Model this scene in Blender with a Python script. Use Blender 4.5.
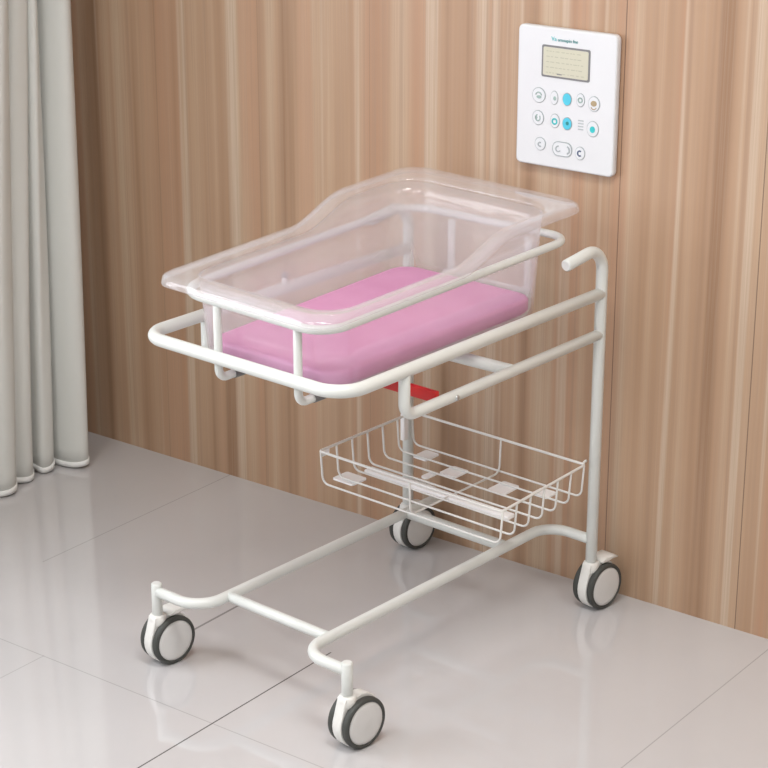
import bpy, bmesh, math, random
from mathutils import Vector, Matrix

scene = bpy.context.scene
for o in list(bpy.data.objects):
    bpy.data.objects.remove(o)
COL = scene.collection
PI = math.pi

# ------------------------------------------------------------------ camera
cam_d = bpy.data.cameras.new('camera')
cam = bpy.data.objects.new('camera', cam_d)
COL.objects.link(cam)
cam.location = (-2.5427, -2.5657, 1.9914)
cam.rotation_euler = (PI / 2 - 0.34855, 0, -0.85557)
cam_d.sensor_width = 36
cam_d.lens = 2023.06 / 768 * 36
cam_d.clip_start = 0.05
scene.camera = cam

# room frame: xr runs towards the wood wall, yr towards the window wall
NX = Vector((0.99759, 0.06943, 0))
MY = Vector((-0.06943, 0.99759, 0))
WALL = 0.8800        # xr of the wood wall
SIDE = 1.40          # yr of the window wall


def rp(x, y, z=0.0):
    return NX * x + MY * y + Vector((0, 0, z))


ROOM_ROT = math.atan2(NX.y, NX.x)

# ------------------------------------------------------------------ light
world = bpy.data.worlds.new('world')
scene.world = world
world.use_nodes = True
wb = world.node_tree.nodes['Background']
wb.inputs[0].default_value = (0.86, 0.93, 1.0, 1)
wb.inputs[1].default_value = 1.0


def area(name, loc, size, power, color, direction):
    d = bpy.data.lights.new(name, 'AREA')
    d.shape = 'RECTANGLE'
    d.size, d.size_y = size
    d.energy = power
    d.color = color
    o = bpy.data.objects.new(name, d)
    COL.objects.link(o)
    o.location = loc
    o.rotation_euler = Vector(direction).to_track_quat('-Z', 'Y').to_euler()
    return o


# daylight entering by the window
area('window_daylight', rp(-1.45, SIDE + 0.16, 1.6), (1.7, 1.6), 52, (0.93, 0.97, 1.0), -MY + Vector((0, 0, -0.12)))
# added ceiling fill panels, out of view (their lit faces are built below)
CEIL = 2.75
FILL_PANELS = [(-0.60, -0.95, 25, 'closest to the wood wall'), (-1.7, 0.15, 11, 'closest to the window'), (-3.0, -0.6, 20, 'furthest from the wood wall'), (-0.4, -2.7, 11, 'furthest from the window')]
for i, (px, py, pw, _n) in enumerate(FILL_PANELS):
    area('ceiling_fill_light', rp(px, py, CEIL - 0.07), (0.56, 1.16), pw, (1.0, 0.985, 0.965), (0, 0, -1))

vs = scene.view_settings
vs.view_transform = 'Standard'
vs.look = 'None'
vs.gamma = 1
vs.use_curve_mapping = False
vs.exposure = 0.0


# ------------------------------------------------------------------ materials
def new_mat(name, color=(0.8, 0.8, 0.8), rough=0.5, metal=0.0, **kw):
    m = bpy.data.materials.new(name)
    m.use_nodes = True
    b = m.node_tree.nodes['Principled BSDF']
    b.inputs['Base Color'].default_value = (*color, 1)
    b.inputs['Roughness'].default_value = rough
    b.inputs['Metallic'].default_value = metal
    for k, v in kw.items():
        b.inputs[k].default_value = v
    return m


class NT:
    def __init__(self, m):
        self.t = m.node_tree
        self.n = self.t.nodes
        self.b = self.n.get('Principled BSDF')

    def node(self, typ, **kw):
        n = self.n.new(typ)
        for k, v in kw.items():
            setattr(n, k, v)
        return n

    def link(self, a, b):
        self.t.links.new(a, b)

    def math(self, op, a, b=None, c=None, clamp=False):
        n = self.n.new('ShaderNodeMath')
        n.operation = op
        n.use_clamp = clamp
        for i, v in enumerate((a, b, c)):
            if v is None:
                continue
            if isinstance(v, (int, float)):
                n.inputs[i].default_value = v
            else:
                self.link(v, n.inputs[i])
        return n.outputs[0]

    def ramp(self, fac, stops):
        r = self.n.new('ShaderNodeValToRGB')
        els = r.color_ramp.elements
        while len(els) < len(stops):
            els.new(0.5)
        for e, (p, c) in zip(els, stops):
            e.position = p
            e.color = (*c, 1) if len(c) == 3 else c
        self.link(fac, r.inputs[0])
        return r.outputs[0]

    def mix(self, fac, a, b, blend='MIX'):
        n = self.n.new('ShaderNodeMix')
        n.data_type = 'RGBA'
        n.blend_type = blend
        for s, v in ((n.inputs[0], fac), (n.inputs[6], a), (n.inputs[7], b)):
            if isinstance(v, (int, float)):
                s.default_value = v
            elif isinstance(v, tuple):
                s.default_value = (*v, 1)
            else:
                self.link(v, s)
        return n.outputs[2]

    def noise(self, vec, scale, detail=3, rough=0.5):
        n = self.n.new('ShaderNodeTexNoise')
        n.inputs['Scale'].default_value = scale
        n.inputs['Detail'].default_value = detail
        n.inputs['Roughness'].default_value = rough
        self.link(vec, n.inputs['Vector'])
        return n.outputs['Fac']


def coords(nt, scale=(1, 1, 1), loc=(0, 0, 0)):
    tc = nt.node('ShaderNodeTexCoord')
    mp = nt.node('ShaderNodeMapping')
    mp.inputs['Scale'].default_value = scale
    mp.inputs['Location'].default_value = loc
    nt.link(tc.outputs['Object'], mp.inputs['Vector'])
    return mp.outputs[0], tc.outputs['Object']


# white powder-coated steel
M_STEEL = new_mat('white_powder_coat', (0.70, 0.725, 0.70), 0.28)
nt = NT(M_STEEL)
v, _ = coords(nt)
bp = nt.node('ShaderNodeBump')
bp.inputs['Strength'].default_value = 0.05
bp.inputs['Distance'].default_value = 0.001
nt.link(nt.noise(v, 400, 2), bp.inputs['Height'])
nt.link(bp.outputs[0], nt.b.inputs['Normal'])

M_WIRE = new_mat('white_coated_wire', (0.76, 0.76, 0.73), 0.3)
M_CHROME = new_mat('polished_white_strip', (0.95, 0.95, 0.95), 0.25, 0.0)
M_BOLT = new_mat('zinc_bolt', (0.55, 0.57, 0.58), 0.3, 0.9)
M_RED = new_mat('red_plastic', (0.50, 0.012, 0.012), 0.4)
M_TYRE = new_mat('grey_rubber', (0.052, 0.055, 0.05), 0.55)
M_HUB = new_mat('caster_disc_plastic', (0.70, 0.70, 0.69), 0.35)
M_HOUSE = new_mat('caster_housing_plastic', (0.80, 0.80, 0.77), 0.3)
M_GREY = new_mat('grey_plastic', (0.16, 0.165, 0.165), 0.5)
M_PAINT = new_mat('white_wall_paint', (0.78, 0.77, 0.75), 0.8)
nt = NT(M_PAINT)
v, _ = coords(nt)
bp = nt.node('ShaderNodeBump')
bp.inputs['Strength'].default_value = 0.06
nt.link(nt.noise(v, 180, 3), bp.inputs['Height'])
nt.link(bp.outputs[0], nt.b.inputs['Normal'])

# pink mattress vinyl
M_PINK = new_mat('pink_mattress_cover', (0.70, 0.30, 0.52), 0.5)
nt = NT(M_PINK)
v, _ = coords(nt)
nf = nt.noise(v, 9, 4)
nt.link(nt.ramp(nf, [(0.3, (0.61, 0.265, 0.47)), (0.7, (0.68, 0.325, 0.54))]), nt.b.inputs['Base Color'])
bp = nt.node('ShaderNodeBump')
bp.inputs['Strength'].default_value = 0.18
bp.inputs['Distance'].default_value = 0.01
nt.link(nt.noise(v, 14, 4), bp.inputs['Height'])
nt.link(bp.outputs[0], nt.b.inputs['Normal'])

# wood wall laminate: vertical streaks
M_WOOD = new_mat('vertical_grain_wood_panel', (0.5, 0.35, 0.25), 0.5)
nt = NT(M_WOOD)
_, oc = coords(nt)
sep = nt.node('ShaderNodeSeparateXYZ')
nt.link(oc, sep.inputs[0])
S = sep.outputs['Y']          # position along the wall, metres


def streak(nt, fs, fz, off, detail, rough=0.5, dist=0.0):
    mp = nt.node('ShaderNodeMapping')
    mp.inputs['Scale'].default_value = (0, fs, fz)
    mp.inputs['Location'].default_value = (off, off * 1.7, off * .3)
    nt.link(oc, mp.inputs['Vector'])
    n = nt.n.new('ShaderNodeTexNoise')
    n.inputs['Scale'].default_value = 1
    n.inputs['Detail'].default_value = detail
    n.inputs['Roughness'].default_value = rough
    nt.link(mp.outputs[0], n.inputs['Vector'])
    return n.outputs['Fac']


broad = streak(nt, 15, 0.20, 3.1, 3, 0.55)
base = nt.ramp(broad, [(0.34, (0.310, 0.182, 0.104)), (0.45, (0.430, 0.272, 0.168)),
                       (0.54, (0.490, 0.330, 0.215)), (0.66, (0.535, 0.395, 0.275))])
pch = streak(nt, 11, 0.12, 8.4, 2, 0.5)
base = nt.mix(nt.ramp(pch, [(0.52, (0, 0, 0)), (0.60, (0.6, 0.6, 0.6))]), base, (0.480, 0.272, 0.166))
pale = streak(nt, 22, 0.16, 21.0, 2, 0.5)
base = nt.mix(nt.ramp(pale, [(0.57, (0, 0, 0)), (0.64, (0.75, 0.75, 0.75))]), base, (0.60, 0.48, 0.365))
dark = streak(nt, 75, 0.5, 14.0, 3, 0.6)
base = nt.mix(nt.ramp(dark, [(0.30, (0.55, 0.55, 0.55)), (0.42, (0, 0, 0))]), base, (0.36, 0.235, 0.16))
fine = streak(nt, 330, 3.0, 2.0, 3, 0.6)
base = nt.mix(nt.ramp(fine, [(0.35, (0.45, 0.45, 0.45)), (0.6, (0, 0, 0))]), base, (0.40, 0.27, 0.19))
# panel joints every 33 cm
ph = nt.math('ABSOLUTE', nt.math('SUBTRACT', nt.math('FRACT', nt.math('DIVIDE', nt.math('ADD', S, 10.3586), 0.33)), 0.5))
joint = nt.math('LESS_THAN', ph, 0.0035)
jst = nt.math('ADD', nt.math('MULTIPLY', nt.math('LESS_THAN', S, -0.2), 0.5), 0.22)
base = nt.mix(nt.math('MULTIPLY', joint, jst), base, (0.10, 0.055, 0.035))
nt.link(base, nt.b.inputs['Base Color'])
bp = nt.node('ShaderNodeBump')
bp.inputs['Strength'].default_value = 0.12
bp.inputs['Distance'].default_value = 0.002
nt.link(fine, bp.inputs['Height'])
nt.link(bp.outputs[0], nt.b.inputs['Normal'])

# polished floor tiles
M_FLOOR = new_mat('polished_grey_tile', (0.5, 0.5, 0.5), 0.045)
nt = NT(M_FLOOR)
_, oc2 = coords(nt)
sep = nt.node('ShaderNodeSeparateXYZ')
nt.link(oc2, sep.inputs[0])
X, Y = sep.outputs['X'], sep.outputs['Y']
cl = nt.ramp(nt.noise(oc2, 2.2, 5), [(0.35, (0.545, 0.535, 0.540)), (0.65, (0.575, 0.565, 0.570))])


def line(coord, at, half, lo=None, hi=None, other=None):
    m = nt.math('LESS_THAN', nt.math('ABSOLUTE', nt.math('SUBTRACT', coord, at)), half)
    if lo is not None:
        m = nt.math('MULTIPLY', m, nt.math('GREATER_THAN', other, lo))
    if hi is not None:
        m = nt.math('MULTIPLY', m, nt.math('LESS_THAN', other, hi))
    return m


for (c, at, h, lo, hi, oth, st) in [
        (Y, 0.006, 0.0017, None, 0.27, X, 0.95), (Y, 0.308, 0.003, 0.10, 0.36, X, 0.6),
        (Y, 0.820, 0.0013, 0.22, None, X, 0.35), (Y, -0.725, 0.0013, None, None, X, 0.35),
        (Y, 0.479, 0.0012, None, -0.105, X, 0.3), (X, -0.107, 0.0013, None, 0.82, Y, 0.3),
        (Y, -1.53, 0.0013, None, None, X, 0.4), (Y, -2.33, 0.0013, None, None, X, 0.4),
        (X, -0.91, 0.0013, None, None, Y, 0.4), (X, -1.71, 0.0013, None, None, Y, 0.4),
        (X, -2.51, 0.0013, None, None, Y, 0.4)]:
    cl = nt.mix(nt.math('MULTIPLY', line(c, at, h, lo, hi, oth), st), cl, (0.10, 0.095, 0.095))
nt.link(cl, nt.b.inputs['Base Color'])
nt.b.inputs['IOR'].default_value = 1.8
bp = nt.node('ShaderNodeBump')
bp.inputs['Strength'].default_value = 0.012
bp.inputs['Distance'].default_value = 0.01
nt.link(nt.noise(oc2, 3, 1), bp.inputs['Height'])
nt.link(bp.outputs[0], nt.b.inputs['Normal'])

# curtain cloth
M_CURT = new_mat('ivory_curtain_cloth', (0.64, 0.65, 0.62), 0.75)
nt = NT(M_CURT)
v, _ = coords(nt, (900, 900, 900))
bp = nt.node('ShaderNodeBump')
bp.inputs['Strength'].default_value = 0.05
nt.link(nt.noise(v, 1, 1), bp.inputs['Height'])
nt.link(bp.outputs[0], nt.b.inputs['Normal'])
M_HEM = new_mat('white_hem_tape', (0.82, 0.83, 0.81), 0.5)


def acrylic(name, milk_lo, milk_hi, side=False):
    """clear acrylic; a milky film share rises towards the far long side and the head end"""
    m = bpy.data.materials.new(name)
    m.use_nodes = True
    nt = NT(m)
    nt.n.remove(nt.b)
    out = nt.n['Material Output']
    tr = nt.node('ShaderNodeBsdfTransparent')
    tr.inputs[0].default_value = (0.985, 0.975, 0.985, 1)
    gl = nt.node('ShaderNodeBsdfGlossy')
    gl.inputs['Roughness'].default_value = 0.06
    gl.inputs['Color'].default_value = (1, 1, 1, 1)
    lw = nt.node('ShaderNodeLayerWeight')
    lw.inputs['Blend'].default_value = 0.5
    p5 = nt.math('POWER', lw.outputs['Facing'], 5.0)
    m1 = nt.node('ShaderNodeMixShader')
    nt.link(nt.math('ADD', nt.math('MULTIPLY', p5, 0.9), 0.045), m1.inputs[0])
    nt.link(tr.outputs[0], m1.inputs[1])
    nt.link(gl.outputs[0], m1.inputs[2])
    df = nt.node('ShaderNodeBsdfDiffuse')
    df.inputs[0].default_value = (0.93, 0.935, 0.945, 1)
    tl = nt.node('ShaderNodeBsdfTranslucent')
    tl.inputs[0].default_value = (0.95, 0.955, 0.965, 1)
    m2 = nt.node('ShaderNodeMixShader')
    m2.inputs[0].default_value = 0.4
    nt.link(df.outputs[0], m2.inputs[1])
    nt.link(tl.outputs[0], m2.inputs[2])
    m3 = nt.node('ShaderNodeMixShader')
    if side:
        _, oc = coords(nt)
        sp = nt.node('ShaderNodeSeparateXYZ')
        nt.link(oc, sp.inputs[0])
        # film sits on the far side (+Y) and head end (+X) walls
        a = nt.math('MULTIPLY', nt.math('SUBTRACT', sp.outputs['Y'], 0.12), 25, clamp=True)
        b = nt.math('MULTIPLY', nt.math('SUBTRACT', sp.outputs['X'], 0.645), 25, clamp=True)
        mx = nt.math('MAXIMUM', a, b)
        f = nt.math('ADD', nt.math('MULTIPLY', mx, milk_hi - milk_lo), milk_lo)
        nt.link(f, m3.inputs[0])
    else:
        m3.inputs[0].default_value = milk_lo
    nt.link(m1.outputs[0], m3.inputs[1])
    nt.link(m2.outputs[0], m3.inputs[2])
    nt.link(m3.outputs[0], out.inputs['Surface'])
    return m


M_TUB = acrylic('clear_acrylic_walls', 0.04, 0.27, True)
M_RIM = acrylic('clear_acrylic_rim', 0.22, 0.22)
M_GLASS = acrylic('window_glass', 0.0, 0.0)


# ------------------------------------------------------------------ mesh helpers
class MB:
    def __init__(self):
        self.v, self.f, self.sm = [], [], []

    def add(self, vs, fs, smooth=True):
        o = len(self.v)
        self.v += [Vector(p) for p in vs]
        self.f += [tuple(i + o for i in f) for f in fs]
        self.sm += [smooth] * len(fs)
        return self

    def tube(self, pts, r, seg=16, closed=False, cap=True):
        pts = [Vector(p) for p in pts]
        n = len(pts)
        tans = []
        for i in range(n):
            if closed:
                t = pts[(i + 1) % n] - pts[i - 1]
            elif i == 0:
                t = pts[1] - pts[0]
            elif i == n - 1:
                t = pts[-1] - pts[-2]
            else:
                t = (pts[i + 1] - pts[i]).normalized() + (pts[i] - pts[i - 1]).normalized()
            tans.append(t.normalized())
        ref = Vector((0, 0, 1)) if abs(tans[0].z) < 0.9 else Vector((1, 0, 0))
        nrm = (ref - tans[0] * ref.dot(tans[0])).normalized()
        rings, radii = [], []
        prev = tans[0]
        for i in range(n):
            q = prev.rotation_difference(tans[i])
            nrm = (q @ nrm)
            nrm = (nrm - tans[i] * nrm.dot(tans[i])).normalized()
            prev = tans[i]
            bi = tans[i].cross(nrm)
            rings.append((pts[i], nrm.copy(), bi))
            radii.append(r)
        if cap and not closed:
            e = r * 0.25
            c0, n0, b0 = rings[0]
            c1, n1, b1 = rings[-1]
            rings = [(c0, n0, b0), (c0 + tans[0] * e, n0, b0)] + rings[1:-1] + [(c1 - tans[-1] * e, n1, b1), (c1, n1, b1)]
            radii = [r * 0.78, r] + radii[1:-1] + [r, r * 0.78]
        vs, fs = [], []
        for (c, a, b), rr in zip(rings, radii):
            for k in range(seg):
                t = 2 * PI * k / seg
                vs.append(c + a * math.cos(t) * rr + b * math.sin(t) * rr)
        m = len(rings)
        for i in range(m if closed else m - 1):
            j = (i + 1) % m
            for k in range(seg):
                k2 = (k + 1) % seg
                fs.append((i * seg + k, i * seg + k2, j * seg + k2, j * seg + k))
        self.add(vs, fs)
        if not closed:
            o = len(self.v) - len(vs)
            self.f.append(tuple(o + k for k in reversed(range(seg))))
            self.f.append(tuple(o + (m - 1) * seg + k for k in range(seg)))
            self.sm += [False, False]
        return self

    def lathe(self, prof, center, axis='Y', seg=32):
        """prof: list of (radius, offset along axis)"""
        c = Vector(center)
        vs, fs = [], []
        for r, h in prof:
            for k in range(seg):
                t = 2 * PI * k / seg
                a, b = math.cos(t) * r, math.sin(t) * r
                vs.append(c + (Vector((a, h, b)) if axis == 'Y' else Vector((a, b, h)) if axis == 'Z' else Vector((h, a, b))))
        for i in range(len(prof) - 1):
            for k in range(seg):
                k2 = (k + 1) % seg
                fs.append((i * seg + k, i * seg + k2, (i + 1) * seg + k2, (i + 1) * seg + k))
        return self.add(vs, fs)

    def box(self, lo, hi, fr=None, bev=0.0, seg=2):
        """box in a frame fr=(x-axis, y-axis, z-axis) applied to coordinates"""
        b = bmesh.new()
        bmesh.ops.create_cube(b, size=1)
        s = [hi[i] - lo[i] for i in range(3)]
        for vv in b.verts:
            vv.co = Vector([lo[i] + (vv.co[i] + 0.5) * s[i] for i in range(3)])
        if bev > 0:
            bmesh.ops.bevel(b, geom=list(b.edges), offset=bev, segments=seg, affect='EDGES', profile=0.5)
        b.verts.index_update()
        vs = [vv.co.copy() for vv in b.verts]
        if fr:
            vs = [fr(p) for p in vs]
        fs = [tuple(vv.index for vv in f.verts) for f in b.faces]
        b.free()
        return self.add(vs, fs, bev > 0)

    def prism(self, prof, to3, t0, t1, bev=0.0):
        """extrude 2D outline prof; to3(u, v, t) -> Vector"""
        n = len(prof)
        rows = []
        if bev > 0:
            cx = sum(p[0] for p in prof) / n
            cy = sum(p[1] for p in prof) / n

            def inset(d):
                out = []
                for i in range(n):
                    a, p, c = prof[i - 1], prof[i], prof[(i + 1) % n]
                    tx, ty = c[0] - a[0], c[1] - a[1]
                    l = math.hypot(tx, ty) or 1
                    nx, ny = ty / l, -tx / l
                    if (p[0] + nx * 1e-4 - cx) ** 2 + (p[1] + ny * 1e-4 - cy) ** 2 > (p[0] - cx) ** 2 + (p[1] - cy) ** 2:
                        nx, ny = -nx, -ny
                    out.append((p[0] + nx * d, p[1] + ny * d))
                return out
            sg = 1 if t1 > t0 else -1
            rows = [(inset(bev), t0), (inset(bev * 0.3), t0 + sg * bev * 0.3), (prof, t0 + sg * bev),
                    (prof, t1 - sg * bev), (inset(bev * 0.3), t1 - sg * bev * 0.3), (inset(bev), t1)]
        else:
            rows = [(prof, t0), (prof, t1)]
        vs, fs = [], []
        for pr, t in rows:
            vs += [to3(p[0], p[1], t) for p in pr]
        for i in range(len(rows) - 1):
            for k in range(n):
                k2 = (k + 1) % n
                fs.append((i * n + k, i * n + k2, (i + 1) * n + k2, (i + 1) * n + k))
        o = len(self.v)
        self.add(vs, fs, bev > 0)
        self.f.append(tuple(o + k for k in reversed(range(n))))
        self.f.append(tuple(o + (len(rows) - 1) * n + k for k in range(n)))
        self.sm += [False, False]
        return self

    def build(self, name, mat, parent=None, label=None, origin=None):
        org = Vector(origin) if origin is not None else Vector((0, 0, 0))
        if parent is not None:
            org = Vector(parent['_o'])
        me = bpy.data.meshes.new(name)
        me.from_pydata([p - org for p in self.v], [], self.f)
        me.polygons.foreach_set('use_smooth', self.sm)
        me.materials.append(mat)
        b = bmesh.new()
        b.from_mesh(me)
        bmesh.ops.recalc_face_normals(b, faces=b.faces)
        b.to_mesh(me)
        b.free()
        me.update()
        o = bpy.data.objects.new(name, me)
        COL.objects.link(o)
        if parent is not None:
            o.parent = parent
            o['_o'] = tuple(org)
        else:
            o.location = org
            o['_o'] = tuple(org)
        if label:
            o['label'] = label
        return o


def fillet(pts, r, n=8, closed=False):
    pts = [Vector(p) for p in pts]
    out = []
    N = len(pts)
    for i in range(N):
        rr = r[i] if isinstance(r, (list, tuple)) else r
        if not closed and i in (0, N - 1):
            out.append(pts[i])
            continue
        a, p, c = pts[i - 1], pts[i], pts[(i + 1) % N]
        d1, d2 = (a - p), (c - p)
        ang = d1.angle(d2)
        if ang > PI - 0.02 or rr <= 0:
            out.append(p)
            continue
        t = min(rr / math.tan(ang / 2), d1.length * 0.49, d2.length * 0.49)
        re = t * math.tan(ang / 2)
        d1.normalize()
        d2.normalize()
        cen = p + (d1 + d2).normalized() * (re / math.sin(ang / 2))
        s, e = p + d1 * t - cen, p + d2 * t - cen
        q = s.rotation_difference(e)
        ax, an = q.to_axis_angle()
        for k in range(n + 1):
            out.append(cen + Matrix.Rotation(an * k / n, 3, ax) @ s)
    return out


def rrect(x0, x1, y0, y1, r, n=8, nx=1, ny=1):
    out = []
    corners = [((x1 - r, y1 - r), 0), ((x0 + r, y1 - r), PI / 2), ((x0 + r, y0 + r), PI), ((x1 - r, y0 + r), 1.5 * PI)]
    for i, ((cx, cy), a0) in enumerate(corners):
        arc = [(cx + r * math.cos(a0 + PI / 2 * k / n), cy + r * math.sin(a0 + PI / 2 * k / n)) for k in range(n + 1)]
        out += arc
        (dx, dy), b0 = corners[(i + 1) % 4]
        nxt = (dx + r * math.cos(b0), dy + r * math.sin(b0))
        m = nx if i % 2 == 0 else ny
        for k in range(1, m):
            t = k / m
            out.append((arc[-1][0] * (1 - t) + nxt[0] * t, arc[-1][1] * (1 - t) + nxt[1] * t))
    return out


def thing(name, label, cat, loc=(0, 0, 0), group=None):
    o = bpy.data.objects.new(name, None)
    o.empty_display_size = 0.05
    COL.objects.link(o)
    o.location = loc
    o['_o'] = tuple(loc)
    o['label'] = label
    o['category'] = cat
    if group:
        o['group'] = group
    return o


def struct(o):
    o['kind'] = 'structure'
    return o


def room_obj(name, mat, build, kind='structure'):
    """mesh given in room coordinates, object rotated into the room frame"""
    mb = MB()
    build(mb)
    o = mb.build(name, mat)
    o.rotation_euler = (0, 0, ROOM_ROT)
    if kind:
        o['kind'] = kind
    return o


# ------------------------------------------------------------------ room shell
X0, Y0 = -4.6, -4.2
T = 0.12
room_obj('floor', M_FLOOR, lambda m: m.box((X0 - T, Y0 - T, -0.1), (WALL + T, SIDE + T, 0.0)))
room_obj('ceiling', M_PAINT, lambda m: m.box((X0 - T, Y0 - T, CEIL), (WALL + T, SIDE + T, CEIL + 0.1)))
room_obj('wall_back', M_WOOD, lambda m: m.box((WALL, Y0, 0), (WALL + T, SIDE + T, CEIL)))
room_obj('wall_front', M_PAINT, lambda m: m.box((X0 - T, Y0, 0), (X0, SIDE + T, CEIL)))
room_obj('wall_right', M_PAINT, lambda m: m.box((X0 - T, Y0 - T, 0), (WALL + T, Y0, CEIL)))
WX0, WX1, WZ0, WZ1 = -2.5, 0.15, 0.7, 2.4


def left_wall(m):
    m.box((X0, SIDE, 0), (WX0, SIDE + T, CEIL))
    m.box((WX1, SIDE, 0), (WALL, SIDE + T, CEIL))
    m.box((WX0, SIDE, 0), (WX1, SIDE + T, WZ0))
    m.box((WX0, SIDE, WZ1), (WX1, SIDE + T, CEIL))


room_obj('wall_left', M_PAINT, left_wall)


def frame(m):
    a, b = SIDE + 0.02, SIDE + 0.08
    f = 0.05
    m.box((WX0, a, WZ0), (WX0 + f, b, WZ1))
    m.box((WX1 - f, a, WZ0), (WX1, b, WZ1))
    m.box((WX0 + f, a, WZ0), (WX1 - f, b, WZ0 + f))
    m.box((WX0 + f, a, WZ1 - f), (WX1 - f, b, WZ1))
    xm = (WX0 + WX1) / 2
    m.box((xm - f / 2, a, WZ0 + f), (xm + f / 2, b, WZ1 - f))


win = room_obj('window_1', M_PAINT, frame)
pane = MB()
pane.box((WX0 + 0.04, SIDE + 0.047, WZ0 + 0.04), (WX1 - 0.04, SIDE + 0.053, WZ1 - 0.04))
pane.build('window_pane', M_GLASS, win)

# unseen ceiling lamps, added as fill to even out the room light
M_FILL_LAMP = new_mat('fill_lamp_diffuser', (0.9, 0.9, 0.9), 0.5)
M_FILL_LAMP.node_tree.nodes['Principled BSDF'].inputs['Emission Color'].default_value = (1, 0.97, 0.93, 1)
M_FILL_LAMP.node_tree.nodes['Principled BSDF'].inputs['Emission Strength'].default_value = 3.0
for i, (px, py, pw, where) in enumerate(FILL_PANELS):
    t = thing('ceiling_fill_lamp', 'flat rectangular white fill lamp added on the ceiling, the one ' + where, 'lamp', rp(px, py, CEIL), 'added fill lamps')
    t.rotation_euler = (0, 0, ROOM_ROT)
    t['_o'] = (0, 0, 0)
    fm = MB()
    fm.box((-0.31, -0.61, -0.04), (-0.28, 0.61, 0)).box((0.28, -0.61, -0.04), (0.31, 0.61, 0))
    fm.box((-0.28, -0.61, -0.04), (0.28, -0.58, 0)).box((-0.28, 0.58, -0.04), (0.28, 0.61, 0))
    fm.build('fill_lamp_frame', M_PAINT, t)
    dm = MB()
    dm.box((-0.28, -0.58, -0.03), (0.28, 0.58, -0.005))
    dm.build('diffuser', M_FILL_LAMP, t)

# ------------------------------------------------------------------ curtain (pleated cloth, stands before the window wall corner)
cur = thing('curtain', 'ivory floor-length pleated curtain with white hem, left of the wood wall', 'curtain', rp(0.3, 1.25, 0))


def curtain_pt(u, z):
    """u in fold units from the wall edge (0) outward to -x"""
    tz = max(0.0, min(1.0, z / 1.2))
    pitch = 0.058 + 0.014 * (1 - tz)
    x = 0.806 + 0.050 * tz - u * pitch * (1.0 + 0.07 * math.sin(u * 2.3) + 0.05 * math.sin(u * 5.1 + 1))
    if u < 1.0:
        x += 0.0
    amp = 0.040 + 0.010 * (1 - tz) + 0.006 * math.sin(u * 2.1)
    ph = 2 * PI * u + 0.9 * math.sin(z * 1.3 + u * 1.9) + 0.25 * math.sin(z * 3.1 + u * 4.0)
    lobe = math.sqrt(math.sin(ph / 2) ** 2 + 0.006)
    y = 1.285 - (2.1 + 0.5 * math.sin(u * 3.7)) * amp * lobe + 0.004 * math.sin(ph * 2 + z * 2)
    x += 0.013 * math.sin(ph) + 0.004 * math.sin(z * 2.3 + u)
    return x, y


def curtain_sheet(z0, z1, nz, off=0.0):
    m = MB()
    NU, PER = 14, 34
    nu = NU * PER
    vs, fs = [], []
    for j in range(nz + 1):
        z = z0 + (z1 - z0) * j / nz
        for i in range(nu + 1):
            u = -0.15 + NU * i / nu
            x, y = curtain_pt(u, z)
            zz = z + (0.006 * math.sin(2 * PI * u + 0.8) if z < 0.05 else 0)
            vs.append(rp(x - 0.09, y - off, zz))
    for j in range(nz):
        for i in range(nu):
            a = j * (nu + 1) + i
            fs.append((a, a + 1, a + nu + 2, a + nu + 1))
    return m.add(vs, fs)


c = curtain_sheet(0.012, 2.55, 60).build('cloth', M_CURT, cur)
md = c.modifiers.new('thick', 'SOLIDIFY')
md.thickness = 0.003
md.offset = 0
hm = curtain_sheet(0.010, 0.024, 1).build('hem', M_HEM, cur, 'white hem tape')
md = hm.modifiers.new('thick', 'SOLIDIFY')
md.thickness = 0.007
md.offset = 0
rod = MB()
rod.tube([rp(-2.7, 1.19, 2.60), rp(WALL - 0.03, 1.19, 2.60)], 0.014)
ro = rod.build('curtain_rod', M_STEEL, None, origin=rp(-0.9, 1.19, 2.60))
ro['label'] = 'long white curtain rod above the pleated curtain'
ro['category'] = 'curtain rod'
for x in (-2.5, -0.9, WALL - 0.1):
    b = MB()
    b.box((-0.012, -0.012, -0.02), (0.012, SIDE - 1.19, 0.02), fr=lambda p, x=x: rp(x + p.x, 1.19 + p.y, 2.60 + p.z))
    b.build('rod_bracket', M_STEEL, ro)

# ------------------------------------------------------------------ trolley
trolley = thing('bassinet_trolley', 'white tubular steel hospital bassinet trolley on four twin-wheel casters', 'trolley', (0.4, 0, 0))
W = 0.264
L = 0.7985
RT = 0.0125
ZB = 0.165
# base side rails: from front stub inwards, along, and out again to the rear post
for s in (1, -1):
    yi = 0.137 if s > 0 else -0.145
    xe, ye = (L, -W) if s < 0 else (L - 0.016, W - 0.015)
    pts = [(0, s * (W - 0.004), ZB), (0, yi, ZB), (xe, yi, ZB), (xe, ye - s * 0.004, ZB)]
    MB().tube(fillet(pts, [0, 0.065, 0.085, 0], 12), 0.0115).build('base_rail', M_STEEL, trolley)
    MB().tube([(0, s * W, 0.112), (0, s * W, 0.184)], 0.0112, 20).build('caster_socket', M_STEEL, trolley)
MB().tube([(0.080, 0.134, ZB), (0.080, -0.142, ZB)], 0.011).build('base_crossbar', M_STEEL, trolley)
MB().tube([(0.646, 0.134, ZB), (0.646, -0.142, ZB)], 0.0125).build('base_crossbar', M_STEEL, trolley)
# rear posts with forward hooked tops
for s in (1, -1):
    pts = [(L - (0.018 if s > 0 else 0), s * W - (0.017 if s > 0 else 0), 0.112), (L, s * W, 0.72), (L, s * W, 0.832), (0.668, s * W, 0.816)]
    MB().tube(fillet(pts, [0, 0.1, 0.055, 0], 14), 0.0125, 20).build('post', M_STEEL, trolley)
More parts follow.
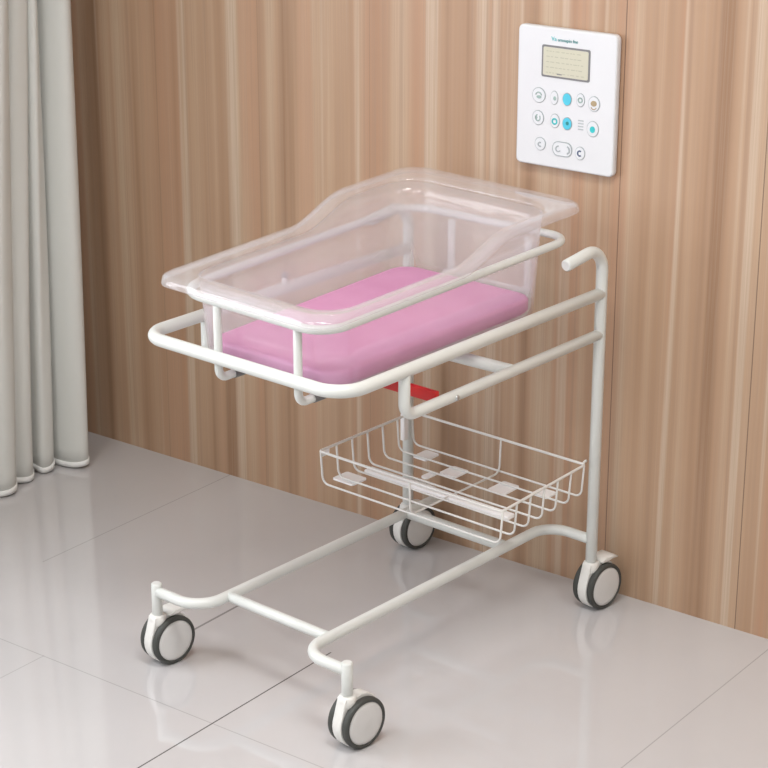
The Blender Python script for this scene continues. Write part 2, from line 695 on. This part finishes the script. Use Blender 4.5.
# upper frame: U of tube ending in the posts
ZM = 0.724
XF = -0.008
pts = [(L, W, ZM + 0.004), (XF, W, ZM), (XF, -W, ZM), (L, -W, ZM + 0.004)]
MB().tube(fillet(pts, [0, 0.055, 0.06, 0], 14), 0.0128, 20).build('upper_frame', M_STEEL, trolley)
MB().tube([(0.722, 0.098, 0.722), (0.722, -0.136, 0.722)], 0.0068).build('cradle_crossbar', M_STEEL, trolley)
# lower side bars
for s in (1, -1):
    pts = [(0.165, s * W, ZM - 0.004), (0.165, s * W, 0.634), (L, s * W, 0.638)]
    lb = MB().tube(fillet(pts, [0, 0.028, 0], 12), 0.0115, 18).build('lower_side_bar', M_STEEL, trolley)
    b = MB()
    b.lathe([(0, 0.0022), (0.003, 0.0022), (0.0058, 0.0008), (0.006, -0.0012), (0.006, -0.004)], (0, 0, 0), 'Y', 16)
    b.v = [Vector((0.31 + p.x, -0.264 - 0.0115 - p.y if s < 0 else 0.264 + 0.0115 + p.y, 0.634 + p.z)) for p in b.v]
    b.build('bolt', M_BOLT, lb, 'small zinc bolt')
MB().tube(fillet([(0.50, W, 0.636), (0.485, 0.13, 0.640), (0.485, -0.13, 0.640), (0.50, -W, 0.636)], [0, 0.1, 0.1, 0], 8), 0.0125).build('lower_crossbar', M_STEEL, trolley)
# red release bar
rb = MB().box((0.262, -W + 0.004, 0.632), (0.274, W - 0.004, 0.655), bev=0.002)
rb.build('release_bar', M_RED, trolley, 'flat red release bar under the bassinet')
# small peg on the far upper rail
pg = MB().tube([(0.395, W - 0.002, ZM), (0.395, W - 0.002, ZM + 0.030)], 0.0062, 14).build('peg', M_STEEL, trolley)
cp = MB().lathe([(0, 0.008), (0.004, 0.0075), (0.0072, 0.004), (0.0072, -0.003), (0.006, -0.004)], (0.395, W - 0.002, ZM + 0.030), 'Z', 16)
cp.build('peg_cap', M_GREY, pg, 'grey plastic cap')


def ring_z(x):
    return 0.828 + 0.026 * x


# tub support ring, tilted slightly, head end up
rg = [(0.012, 0.184), (0.000, -0.214), (0.752, -0.216), (0.737, 0.210)]
MB().tube(fillet([(x, y, ring_z(x)) for x, y in rg], [0.075, 0.058, 0.05, 0.06], 12, closed=True), 0.0085, 16, closed=True).build('support_ring', M_STEEL, trolley)
# cradle loops: posts under the ring that run back beneath the tub
for (yf, yr_) in ((0.067, 0.078), (-0.142, -0.128)):
    xf, xr = 0.006, 0.7225
    pts = [(xf, yf, ring_z(xf) - 0.006), (xf, yf, 0.676), (xr, yr_, 0.678), (xr, yr_, ring_z(xr) - 0.006)]
    MB().tube(fillet(pts, [0, 0.020, 0.020, 0], 8), 0.0084, 14).build('cradle_tube', M_STEEL, trolley)
    b = MB().lathe([(0.0086, 0.0), (0.0096, 0.001), (0.0099, 0.003), (0.0099, 0.030), (0.0096, 0.032), (0.0086, 0.033)], (0.044, yf, 0.6762), 'X', 20)  # dark grey sleeve on the tube just behind its front bend
    b.build('grey_sleeve', M_GREY, trolley, 'grey sleeve round the cradle tube')

# casters
R = 0.0528


def caster(x, y, pedal, off=0.024, name='caster'):
    cx, cz = x + off, R
    prof = []
    sw = Matrix.Translation((x, y, 0)) @ Matrix.Rotation(math.radians(-5), 4, 'Z') @ Matrix.Translation((-x, -y, 0))

    def swivel(mb_):
        mb_.v = [sw @ p for p in mb_.v]
        return mb_
    # side silhouette of the housing in X-Z: fork block between the wheels, collar on top
    prof += [(x - 0.0145, 0.1115), (x + 0.0145, 0.1115), (x + 0.0165, 0.1085), (x + 0.028, 0.1115), (x + 0.043, 0.1075), (x + 0.057, 0.0980)]
    for k in range(7):
        a = math.radians(35 - k * 17)
        rr = R + 0.002 if k == 0 else R - 0.006
        prof.append((cx + math.cos(a) * rr, cz + math.sin(a) * rr))
    for k in range(9):
        a = math.radians(-95 - k * 12)
        rr = (R - 0.008) if k < 2 else (R + 0.001)
        prof.append((cx + math.cos(a) * rr, cz + math.sin(a) * rr))
    prof += [(x - 0.0195, 0.094), (x - 0.0165, 0.104)]
    m = MB()
    m.prism(prof, lambda u, v, t: Vector((u, y + t, v)), -0.0120, 0.0120, 0.002)
    # shoulders that flare over both wheels and the round collar
    m.lathe([(0, 0.0), (0.0135, 0.0), (0.0165, -0.002), (0.0178, -0.010), (0.0185, -0.020), (0.015, -0.028), (0, -0.028)],
            (x, y, 0.1135), 'Z', 28)
    c = swivel(m).build(name, M_HOUSE, trolley, 'white twin-wheel caster')
    for s in (-1, 1):
        ty = MB()
        pr = []
        i0, i1 = 0.0125, 0.0285
        pr = [(0.034, i0), (R - 0.003, i0), (R - 0.0008, i0 + 0.0022), (R, i0 + 0.006), (R, i1 - 0.006), (R - 0.0012, i1 - 0.0025), (R - 0.0045, i1 - 0.0004),
              (R - 0.0070, i1), (R - 0.0086, i1 - 0.0015), (R - 0.0086, i1 - 0.004)]
        ty.lathe([(r, s * h) for r, h in pr], (cx, y, cz), 'Y', 48)
        swivel(ty).build('tyre', M_TYRE, c)
        hb = MB()
        hp = [(0, i1 + 0.0006), (0.009, i1 + 0.0006), (0.0105, i1 + 0.0003), (0.022, i1 + 0.0002), (0.035, i1 - 0.0002), (0.0425, i1 - 0.001),
              (R - 0.0085, i1 - 0.003), (R - 0.0085, i0 + 0.003), (0.0, i0 + 0.003)]
        hb.lathe([(r, s * h) for r, h in hp], (cx, y, cz), 'Y', 48)
        swivel(hb).build('wheel_disc', M_HUB, c)
    # thread guard lip low on the outer edge
    if pedal:
        pd = MB()
        pr = [(x + 0.016, 0.112), (x + 0.032, 0.1175), (x + 0.058, 0.1165), (x + 0.076, 0.1075), (x + 0.073, 0.1045), (x + 0.052, 0.1095), (x + 0.030, 0.1095), (x + 0.018, 0.107)]
        pd.prism(pr, lambda u, v, t: Vector((u, y + t * (1.0 if u < x + 0.06 else 0.75), v)), -0.019, 0.019, 0.0015)
        swivel(pd).build('brake_pedal', M_HOUSE, c)
        sp = MB()
        sp.prism([(x + 0.016, 0.0995), (x + 0.034, 0.1015), (x + 0.052, 0.1), (x + 0.049, 0.0965), (x + 0.02, 0.0965)],
                 lambda u, v, t: Vector((u, y + t, v)), -0.010, 0.010)
        swivel(sp).build('brake_pad', M_GREY, c)
    return c


caster(0, W, True)
caster(0, -W, False)
caster(L - 0.018, W - 0.017, False, 0.016)
caster(L, -W, True)

# ------------------------------------------------------------------ wire basket hanging on the trolley
basket = thing('wire_basket', 'shallow white wire basket with glossy white floor strips, hung low between the posts', 'basket', (0.6, 0, 0.27))
BX0, BX1, BY0, BY1 = 0.445, 0.757, -0.285, 0.247
BX1 = 0.772
ZT, ZL = 0.350, 0.275
BY0, BY1 = -0.280, 0.222
BX0 = 0.452
BX1 = 0.768
wr = 0.0024


def bask(mb_, name, mat, label=None):
    # the near side of the basket narrows a little towards the posts
    mb_.v = [Vector((p.x, p.y * (1 - 0.07 * (p.x - BX0) / (BX1 - BX0)) if p.y < 0 else p.y, p.z)) for p in mb_.v]
    return mb_.build(name, mat, basket, label)


bask(MB().tube([Vector((x, y, ZT)) for x, y in rrect(BX0, BX1, BY0, BY1, 0.008, 4)], 0.0030, 10, closed=True), 'rim_wire', M_WIRE)
n = 7
for i in range(n):
    x = BX0 + 0.004 + (BX1 - BX0 - 0.008) * i / (n - 1)
    pts = [(x, BY1, ZT), (x, BY1 - 0.006, ZL), (x, BY0 + 0.006, ZL), (x, BY0, ZT)]
    bask(MB().tube(fillet(pts, [0, 0.018, 0.018, 0], 6), wr, 8), 'cross_wire', M_WIRE)
for y in (-0.035,):
    pts = [(BX0, y, ZT), (BX0 + 0.004, y, ZL - 0.004), (BX1 - 0.004, y, ZL - 0.004), (BX1, y, ZT)]
    bask(MB().tube(fillet(pts, [0, 0.018, 0.018, 0], 6), wr, 8), 'long_wire', M_WIRE)
bask(MB().box((0.578, -0.205, ZL - 0.0125), (0.606, 0.205, ZL - 0.0025), bev=0.003), 'floor_strip', M_CHROME, 'glossy white strip along the basket floor')


def plate(x, y, wx, wy):
    pr = rrect(x - wx / 2, x + wx / 2, y - wy / 2, y + wy / 2, 0.006, 4)
    bask(MB().prism(pr, lambda u, v, t: Vector((u, v, t)), ZL - 0.0060, ZL - 0.0022), 'floor_plate', M_CHROME, 'small glossy white plate on the basket floor')


for (x, y, wx, wy) in [(0.520, 0.195, 0.050, 0.060), (0.735, 0.155, 0.050, 0.040), (0.700, 0.045, 0.052, 0.045),
                       (0.700, -0.100, 0.060, 0.048), (0.650, 0.075, 0.040, 0.018), (0.735, -0.190, 0.04, 0.045)]:
    plate(x, y, wx, wy)
# bracket on the far post, wire hook round the near one
bask(MB().box((0.742, 0.2265, 0.285), (0.758, 0.2385, 0.350), bev=0.0015), 'mounting_bracket', M_CHROME, 'glossy white bracket by the far post')
bask(MB().tube(fillet([(0.764, -0.274, ZT), (0.779, -0.272, ZT + 0.003), (0.7865, -0.270, ZT)], [0, 0.004, 0], 4), 0.0030, 8), 'hook', M_WIRE)
bask(MB().box((BX0 + 0.001, 0.2195, 0.335), (BX0 + 0.030, 0.2215, 0.350), bev=0.0006), 'corner_tab', M_CHROME)

# ------------------------------------------------------------------ bassinet tub
tub = thing('bassinet_tub', 'clear acrylic baby bassinet tub with high head end, resting in the trolley ring', 'bassinet', (0.0, 0.0, 0.0))
tub.location = (0.36, 0, 0.708)
tub['_o'] = (0.0, 0.0, 0.0)


def h_top(x, y=0.0):
    t = max(0.0, min(1.0, (x - 0.372) / 0.17))
    return 0.858 + 0.026 * x + 0.012 * y + 0.044 * (t * t * (3 - 2 * t))


NXS, NYS, NC = 44, 16, 10


def loop(x0, x1, y0, y1, r, zf):
    return [Vector((x, y, zf(x, y))) for x, y in rrect(x0, x1, y0, y1, r, NC, NXS, NYS)]


def level(f, dx, dxe, dz_top=None):
    """f: 0 bottom .. 1 top of wall; dx outward at the sides, dxe outward at the ends"""
    a = [0.036, 0.682, -0.203, 0.158]
    b = [0.027, 0.712, -0.203, 0.177]
    q = [a[i] + (b[i] - a[i]) * f for i in range(4)]
    return q[0] - dxe * 0.72, q[1] + dxe, q[2] - dx, q[3] + dx * 1.25


def splay(p, k=0.20):
    return Vector((p.x, p.y * (1 + k * max(0.0, p.x - 0.04) / 0.63) if p.y > 0 else p.y, p.z))


def tub_levels():
    rows = []
    zb = lambda x, y: 0.6880 + 0.012 * x
    for ins, dz in ((0.020, 0.0), (0.008, 0.0025), (0.002, 0.009), (0.0, 0.018)):
        x0, x1, y0, y1 = level(0.0, -ins, -ins)
        rows.append(loop(x0, x1, y0, y1, 0.055 - ins, lambda x, y, dz=dz: zb(x, y) + dz))
    rows = [[splay(p) for p in r] for r in rows]
    x0, x1, y0, y1 = level(1.0, 0, 0)
    top = loop(x0, x1, y0, y1, 0.068, lambda x, y: h_top(x, y) - 0.008)
    top = [splay(p, 0.13) for p in top]
    low = rows[-1]
    for k in range(1, 7):
        t = k / 6
        rows.append([a.lerp(b, t) for a, b in zip(low, top)])
    return rows, zb


def mesh_rows(mb, rows):
    n = len(rows[0])
    vs = [p for r in rows for p in r]
    fs = []
    for i in range(len(rows) - 1):
        for k in range(n):
            k2 = (k + 1) % n
            fs.append((i * n + k, i * n + k2, (i + 1) * n + k2, (i + 1) * n + k))
    mb.add(vs, fs)


rows, zb = tub_levels()
mb = MB()
mesh_rows(mb, rows)
mb.f.append(tuple(range(len(rows[0]))))
mb.sm.append(False)
shift = Vector((0.36, 0, 0.708))


def build_local(mb, name, mat, parent, label=None):
    # tub parts keep trolley coordinates for their materials; the empty sits under the tub
    o = mb.build(name, mat, parent, label)
    o.matrix_parent_inverse = Matrix.Translation(-shift)
    return o


tb = build_local(mb, 'tub_wall', M_TUB, tub)
md = tb.modifiers.new('thick', 'SOLIDIFY')
md.thickness = 0.0035
md.offset = -1
rim = MB()
rr = []
for dx, dxe, r, dz in ((0.0, 0.0, 0.068, -0.008), (0.0015, 0.0015, 0.068, -0.003), (0.005, 0.005, 0.066, 0.0), (0.014, 0.030, 0.060, 0.0008),
                       (0.024, 0.066, 0.052, 0.0), (0.028, 0.072, 0.052, -0.003), (0.029, 0.074, 0.052, -0.010), (0.029, 0.075, 0.052, -0.014)):
    x0, x1, y0, y1 = level(1.0, dx, dxe)
    rr.append([splay(p, 0.13) for p in loop(x0, x1, y0, y1, r, lambda x, y, dz=dz: h_top(x, y) + dz)])
mesh_rows(rim, rr)
ri = build_local(rim, 'rim', M_RIM, tub, 'rolled clear rim with wide lips at both ends')
md = ri.modifiers.new('thick', 'SOLIDIFY')
md.thickness = 0.0035
md.offset = 0

# ------------------------------------------------------------------ mattress
mat_t = MB()
rows = []
for ins, z in ((0.020, 0.6935), (0.008, 0.6960), (0.0, 0.704), (0.0, 0.722), (0.002, 0.7265), (0.007, 0.7290), (0.014, 0.7300)):
    rows.append([splay(Vector((x, y, z + 0.012 * x))) for x, y in rrect(0.050 + ins, 0.674 - ins, -0.191 + ins, 0.145 - ins, 0.046 - ins * 0.6, 6, 20, 10)])
for k in range(1, 6):
    t = k / 6
    c0 = Vector((0.35, -0.02, 0.7317 + 0.0042))
    rows.append([Vector((p.x + (c0.x - p.x) * t, p.y + (c0.y - p.y) * t, p.z + 0.0010 * math.sin(t * PI / 2))) for p in rows[6]])
mesh_rows(mat_t, rows)
nn = len(rows[0])
mat_t.f.append(tuple(reversed(range(nn))))
mat_t.sm.append(False)
o0 = (len(rows) - 1) * nn
mat_t.f.append(tuple(o0 + k for k in range(nn)))
mat_t.sm.append(True)
mt = mat_t.build('mattress', M_PINK, None, origin=(0.35, -0.02, 0.694))
mt['label'] = 'thin pink mattress pad lying inside the clear bassinet tub'
mt['category'] = 'mattress'

# ------------------------------------------------------------------ wall control panel
A = Vector((0.782, 1.384, 0))
DR = Vector((0.06943, -0.99759, 0))
DEP = 0.020


def wp(s, z, d):
    """s along the wood wall, height z, distance d out of the wall surface"""
    return A + DR * s + Vector((0, 0, z)) - NX * d


A = A + NX * (WALL - A.dot(NX)) - DR * 0.004
panel = thing('wall_control_panel', 'white wall control panel with small screen and round buttons on the wood wall', 'control panel', wp(1.497, 0.956, 0))
M_PANEL = new_mat('white_panel_plastic', (0.74, 0.76, 0.785), 0.35)
M_SCREEN = new_mat('pale_green_display', (0.60, 0.59, 0.47), 0.3)
M_BEZEL = new_mat('grey_bezel', (0.20, 0.20, 0.21), 0.4)
M_LINE = new_mat('grey_print', (0.40, 0.45, 0.47), 0.5)
M_FAINT = new_mat('faint_display_print', (0.47, 0.47, 0.37), 0.5)
M_TEAL = new_mat('teal_print', (0.02, 0.26, 0.27), 0.5)
M_CYAN = new_mat('cyan_button', (0.08, 0.56, 0.74), 0.35)
M_AQUA = new_mat('aqua_icon', (0.03, 0.52, 0.55), 0.4)
M_TAN = new_mat('tan_icon', (0.42, 0.33, 0.19), 0.4)
M_NAVY = new_mat('navy_icon', (0.09, 0.12, 0.22), 0.4)
M_BTN = new_mat('white_button', (0.74, 0.77, 0.80), 0.35)
M_PGREEN = new_mat('pale_green_print', (0.34, 0.47, 0.44), 0.4)


def pw(u, v, t):
    return wp(u, v, t)


pb = MB()
pb.prism(rrect(1.3745, 1.6165, 0.9525, 1.2505, 0.012, 6), pw, 0.0015, DEP, 0.004)
pb.build('panel_body', M_PANEL, panel)
bz = MB()
bz.prism(rrect(1.4355, 1.5535, 1.1460, 1.2135, 0.004, 3), pw, DEP, DEP + 0.0012)
bez = bz.build('display', M_BEZEL, panel, 'small display in a grey bezel')
sc = MB()
sc.prism(rrect(1.4395, 1.5495, 1.1500, 1.2095, 0.003, 3), pw, DEP + 0.0012, DEP + 0.0018)
sc.build('screen', M_SCREEN, bez)
random.seed(4)
tx = MB()
for j in range(5):
    x = 1.447
    zz = 1.202 - j * 0.0113
    while x < 1.535:
        w = random.uniform(0.003, 0.010)
        tx.prism([(x, zz), (x + w, zz), (x + w, zz - 0.0016), (x, zz - 0.0016)], pw, DEP + 0.0018, DEP + 0.0021)
        x += w + random.uniform(0.002, 0.006)
tx.build('screen_text', M_FAINT, bez, 'faint rows of writing on the display')
tk = MB()
tk.prism([(1.474, 1.1555), (1.486, 1.1555), (1.486, 1.1535), (1.474, 1.1535)], pw, DEP + 0.0018, DEP + 0.0022)
tk.build('screen_mark', M_BEZEL, bez)


def text_mesh(body, size, s0, z0, d, mat, parent, name, ext=0.0004):
    cu = bpy.data.curves.new('t', 'FONT')
    cu.body = body
    cu.size = size
    cu.extrude = ext
    to = bpy.data.objects.new('t', cu)
    COL.objects.link(to)
    dg = bpy.context.evaluated_depsgraph_get()
    me = bpy.data.meshes.new_from_object(to.evaluated_get(dg))
    mbx = MB()
    mbx.add([wp(s0 + vv.co.x, z0 + vv.co.y, d + vv.co.z) for vv in me.vertices], [tuple(p.vertices) for p in me.polygons], False)
    bpy.data.objects.remove(to)
    return mbx.build(name, mat, parent)


text_mesh('Va', 0.0125, 1.4575, 1.2235, DEP + 0.0005, M_AQUA, panel, 'printed_text')
text_mesh('amoapin fne', 0.0100, 1.4735, 1.2235, DEP + 0.0005, M_TEAL, panel, 'printed_text')


def ring2(mb, s, z, ro, ri, a0=0, a1=360, sx=1.0, d0=DEP, d1=DEP + 0.0011, seg=28):
    n = max(4, int(seg * (a1 - a0) / 360))
    full = a1 - a0 >= 359
    vs, fs = [], []
    for k in range(n + (0 if full else 1)):
        a = math.radians(a0 + (a1 - a0) * k / n)
        for r, d in ((ri, d0), (ri, d1), (ro, d1), (ro, d0)):
            vs.append(wp(s + math.cos(a) * r * sx, z + math.sin(a) * r, d))
    m = len(vs) // 4
    for k in range(m if full else m - 1):
        k2 = (k + 1) % m
        for j in range(4):
            j2 = (j + 1) % 4
            fs.append((k * 4 + j, k * 4 + j2, k2 * 4 + j2, k2 * 4 + j))
    mb.add(vs, fs)
    if not full:
        o = len(mb.v) - len(vs)
        mb.f += [(o, o + 1, o + 2, o + 3), (o + 4 * m - 1, o + 4 * m - 2, o + 4 * m - 3, o + 4 * m - 4)]
        mb.sm += [False, False]


def disc2(mb, s, z, r, sx=1.0, d0=DEP, d1=DEP + 0.0020, seg=28):
    mb.prism([(s + math.cos(2 * PI * k / seg) * r * sx, z + math.sin(2 * PI * k / seg) * r) for k in range(seg)],
             lambda u, v, t: wp(u, v, t), d0, d1)


def button(s, z, r, sx, base, label, icon):
    m = MB()
    disc2(m, s, z, r, sx)
    b = m.build('button', base, panel, label)
    f = MB()
    ring2(f, s, z, r + 0.0014, r, 0, 360, sx)
    f.build('button_ring', M_LINE, b)
    if icon:
        g = MB()
        mt_ = icon(g, s, z)
        g.build('icon', mt_, b)
    return b


D1, D2 = DEP + 0.0020, DEP + 0.0026


def ic_dome(g, s, z):
    ring2(g, s, z - 0.001, 0.0085, 0.0060, 10, 170, 1, D1, D2)
    disc2(g, s + 0.001, z - 0.0035, 0.0035, 1.7, D1, D2)
    return M_PGREEN


def ic_dot(g, s, z):
    disc2(g, s + 0.002, z - 0.001, 0.0045, 0.8, D1, D2)
    return M_PGREEN


def ic_ring(g, s, z):
    ring2(g, s, z, 0.0062, 0.0034, 0, 360, 1, D1, D2)
    return M_PGREEN


def ic_ring_a(g, s, z):
    ring2(g, s, z - 0.001, 0.0072, 0.0040, 0, 360, 1, D1, D2)
    return M_AQUA


def ic_moon(g, s, z):
    ring2(g, s, z - 0.001, 0.0055, 0.0026, 60, 310, 1, D1, D2)
    return M_LINE


def ic_moon_n(g, s, z):
    ring2(g, s, z, 0.0068, 0.0036, 55, 305, 1, D1, D2)
    return M_NAVY


def ic_tan(g, s, z):
    disc2(g, s, z + 0.001, 0.0060, 1.2, D1, D2)
    ring2(g, s, z - 0.0025, 0.0100, 0.0080, 210, 330, 0.8, D1, D2)
    return M_TAN


def ic_aqua(g, s, z):
    disc2(g, s, z - 0.001, 0.0070, 0.9, D1, D2)
    return M_AQUA


def ic_bell(g, s, z):
    ring2(g, s, z, 0.0075, 0.0050, 100, 400, 0.9, D1, D2)
    disc2(g, s - 0.004, z, 0.0035, 0.8, D1, D2)
    return M_PGREEN


def ic_drop(g, s, z):
    disc2(g, s + 0.001, z + 0.001, 0.0040, 0.9, D1, D2)
    return M_TEAL


button(1.4305, 1.1050, 0.0150, 1.0, M_BTN, 'round white button, first in the top row', ic_dome)
button(1.4690, 1.1040, 0.0135, 0.62, M_BTN, 'narrow white button, second in the top row', ic_dot)
button(1.5005, 1.1045, 0.0125, 0.80, M_CYAN, 'round cyan button in the top row', None)
button(1.5335, 1.1070, 0.0130, 0.70, M_BTN, 'narrow white button with a ring, fourth in the top row', ic_ring)
button(1.5665, 1.1030, 0.0150, 0.85, M_BTN, 'white button with tan mark, last in the top row', ic_tan)
button(1.4300, 1.0565, 0.0145, 0.9, M_BTN, 'round white button, first in the middle row', ic_bell)
button(1.4720, 1.0550, 0.0140, 0.75, M_BTN, 'white button with aqua ring in the middle row', ic_ring_a)
button(1.5025, 1.0530, 0.0125, 0.85, M_CYAN, 'round cyan button in the middle row', ic_drop)
button(1.5655, 1.0500, 0.0155, 0.85, M_BTN, 'white button with aqua centre, last in the middle row', ic_aqua)
button(1.4370, 1.0010, 0.0130, 0.95, M_BTN, 'round white button with crescent, first in the bottom row', ic_moon)
button(1.5365, 0.9940, 0.0130, 0.85, M_BTN, 'round white button with navy crescent, last in the bottom row', ic_moon_n)
# printed three-line mark in the middle row
g = MB()
for j in range(4):
    zz = 1.0645 - j * 0.0062
    g.prism([(1.5290, zz), (1.5420, zz), (1.5420, zz - 0.0018), (1.5290, zz - 0.0018)], pw, DEP, DEP + 0.0008)
g.build('printed_icon', M_LINE, panel, 'grey printed bars in the middle row')
# wide double button
wb_ = MB()
wb_.prism(rrect(1.4700, 1.5150, 0.9830, 1.0110, 0.0125, 8), pw, DEP, DEP + 0.0020)
wbo = wb_.build('button', M_BTN, panel, 'wide rounded double button in the bottom row')
g = MB()
out = rrect(1.4685, 1.5165, 0.9815, 1.0125, 0.0138, 8)
inn = rrect(1.4700, 1.5150, 0.9830, 1.0110, 0.0125, 8)
n_ = len(out)
vs_ = [wp(p[0], p[1], DEP + 0.0022) for p in out] + [wp(p[0], p[1], DEP + 0.0022) for p in inn] + \
      [wp(p[0], p[1], DEP) for p in out] + [wp(p[0], p[1], DEP) for p in inn]
fs_ = []
for k in range(n_):
    k2 = (k + 1) % n_
    fs_ += [(k, k2, n_ + k2, n_ + k), (2 * n_ + k, 2 * n_ + k2, k2, k), (n_ + k, n_ + k2, 3 * n_ + k2, 3 * n_ + k), (2 * n_ + k, 3 * n_ + k, 3 * n_ + k2, 2 * n_ + k2)]
g.add(vs_, fs_)
g.build('button_ring', M_LINE, wbo)
g = MB()
ring2(g, 1.4830, 0.9965, 0.0070, 0.0046, 80, 330, 1, D1, D2)
ring2(g, 1.5030, 0.9965, 0.0095, 0.0062, -75, 75, 1, D1, D2)
g.build('icon', M_LINE, wbo)

for o in bpy.data.objects:
    if '_o' in o.keys():
        del o['_o']
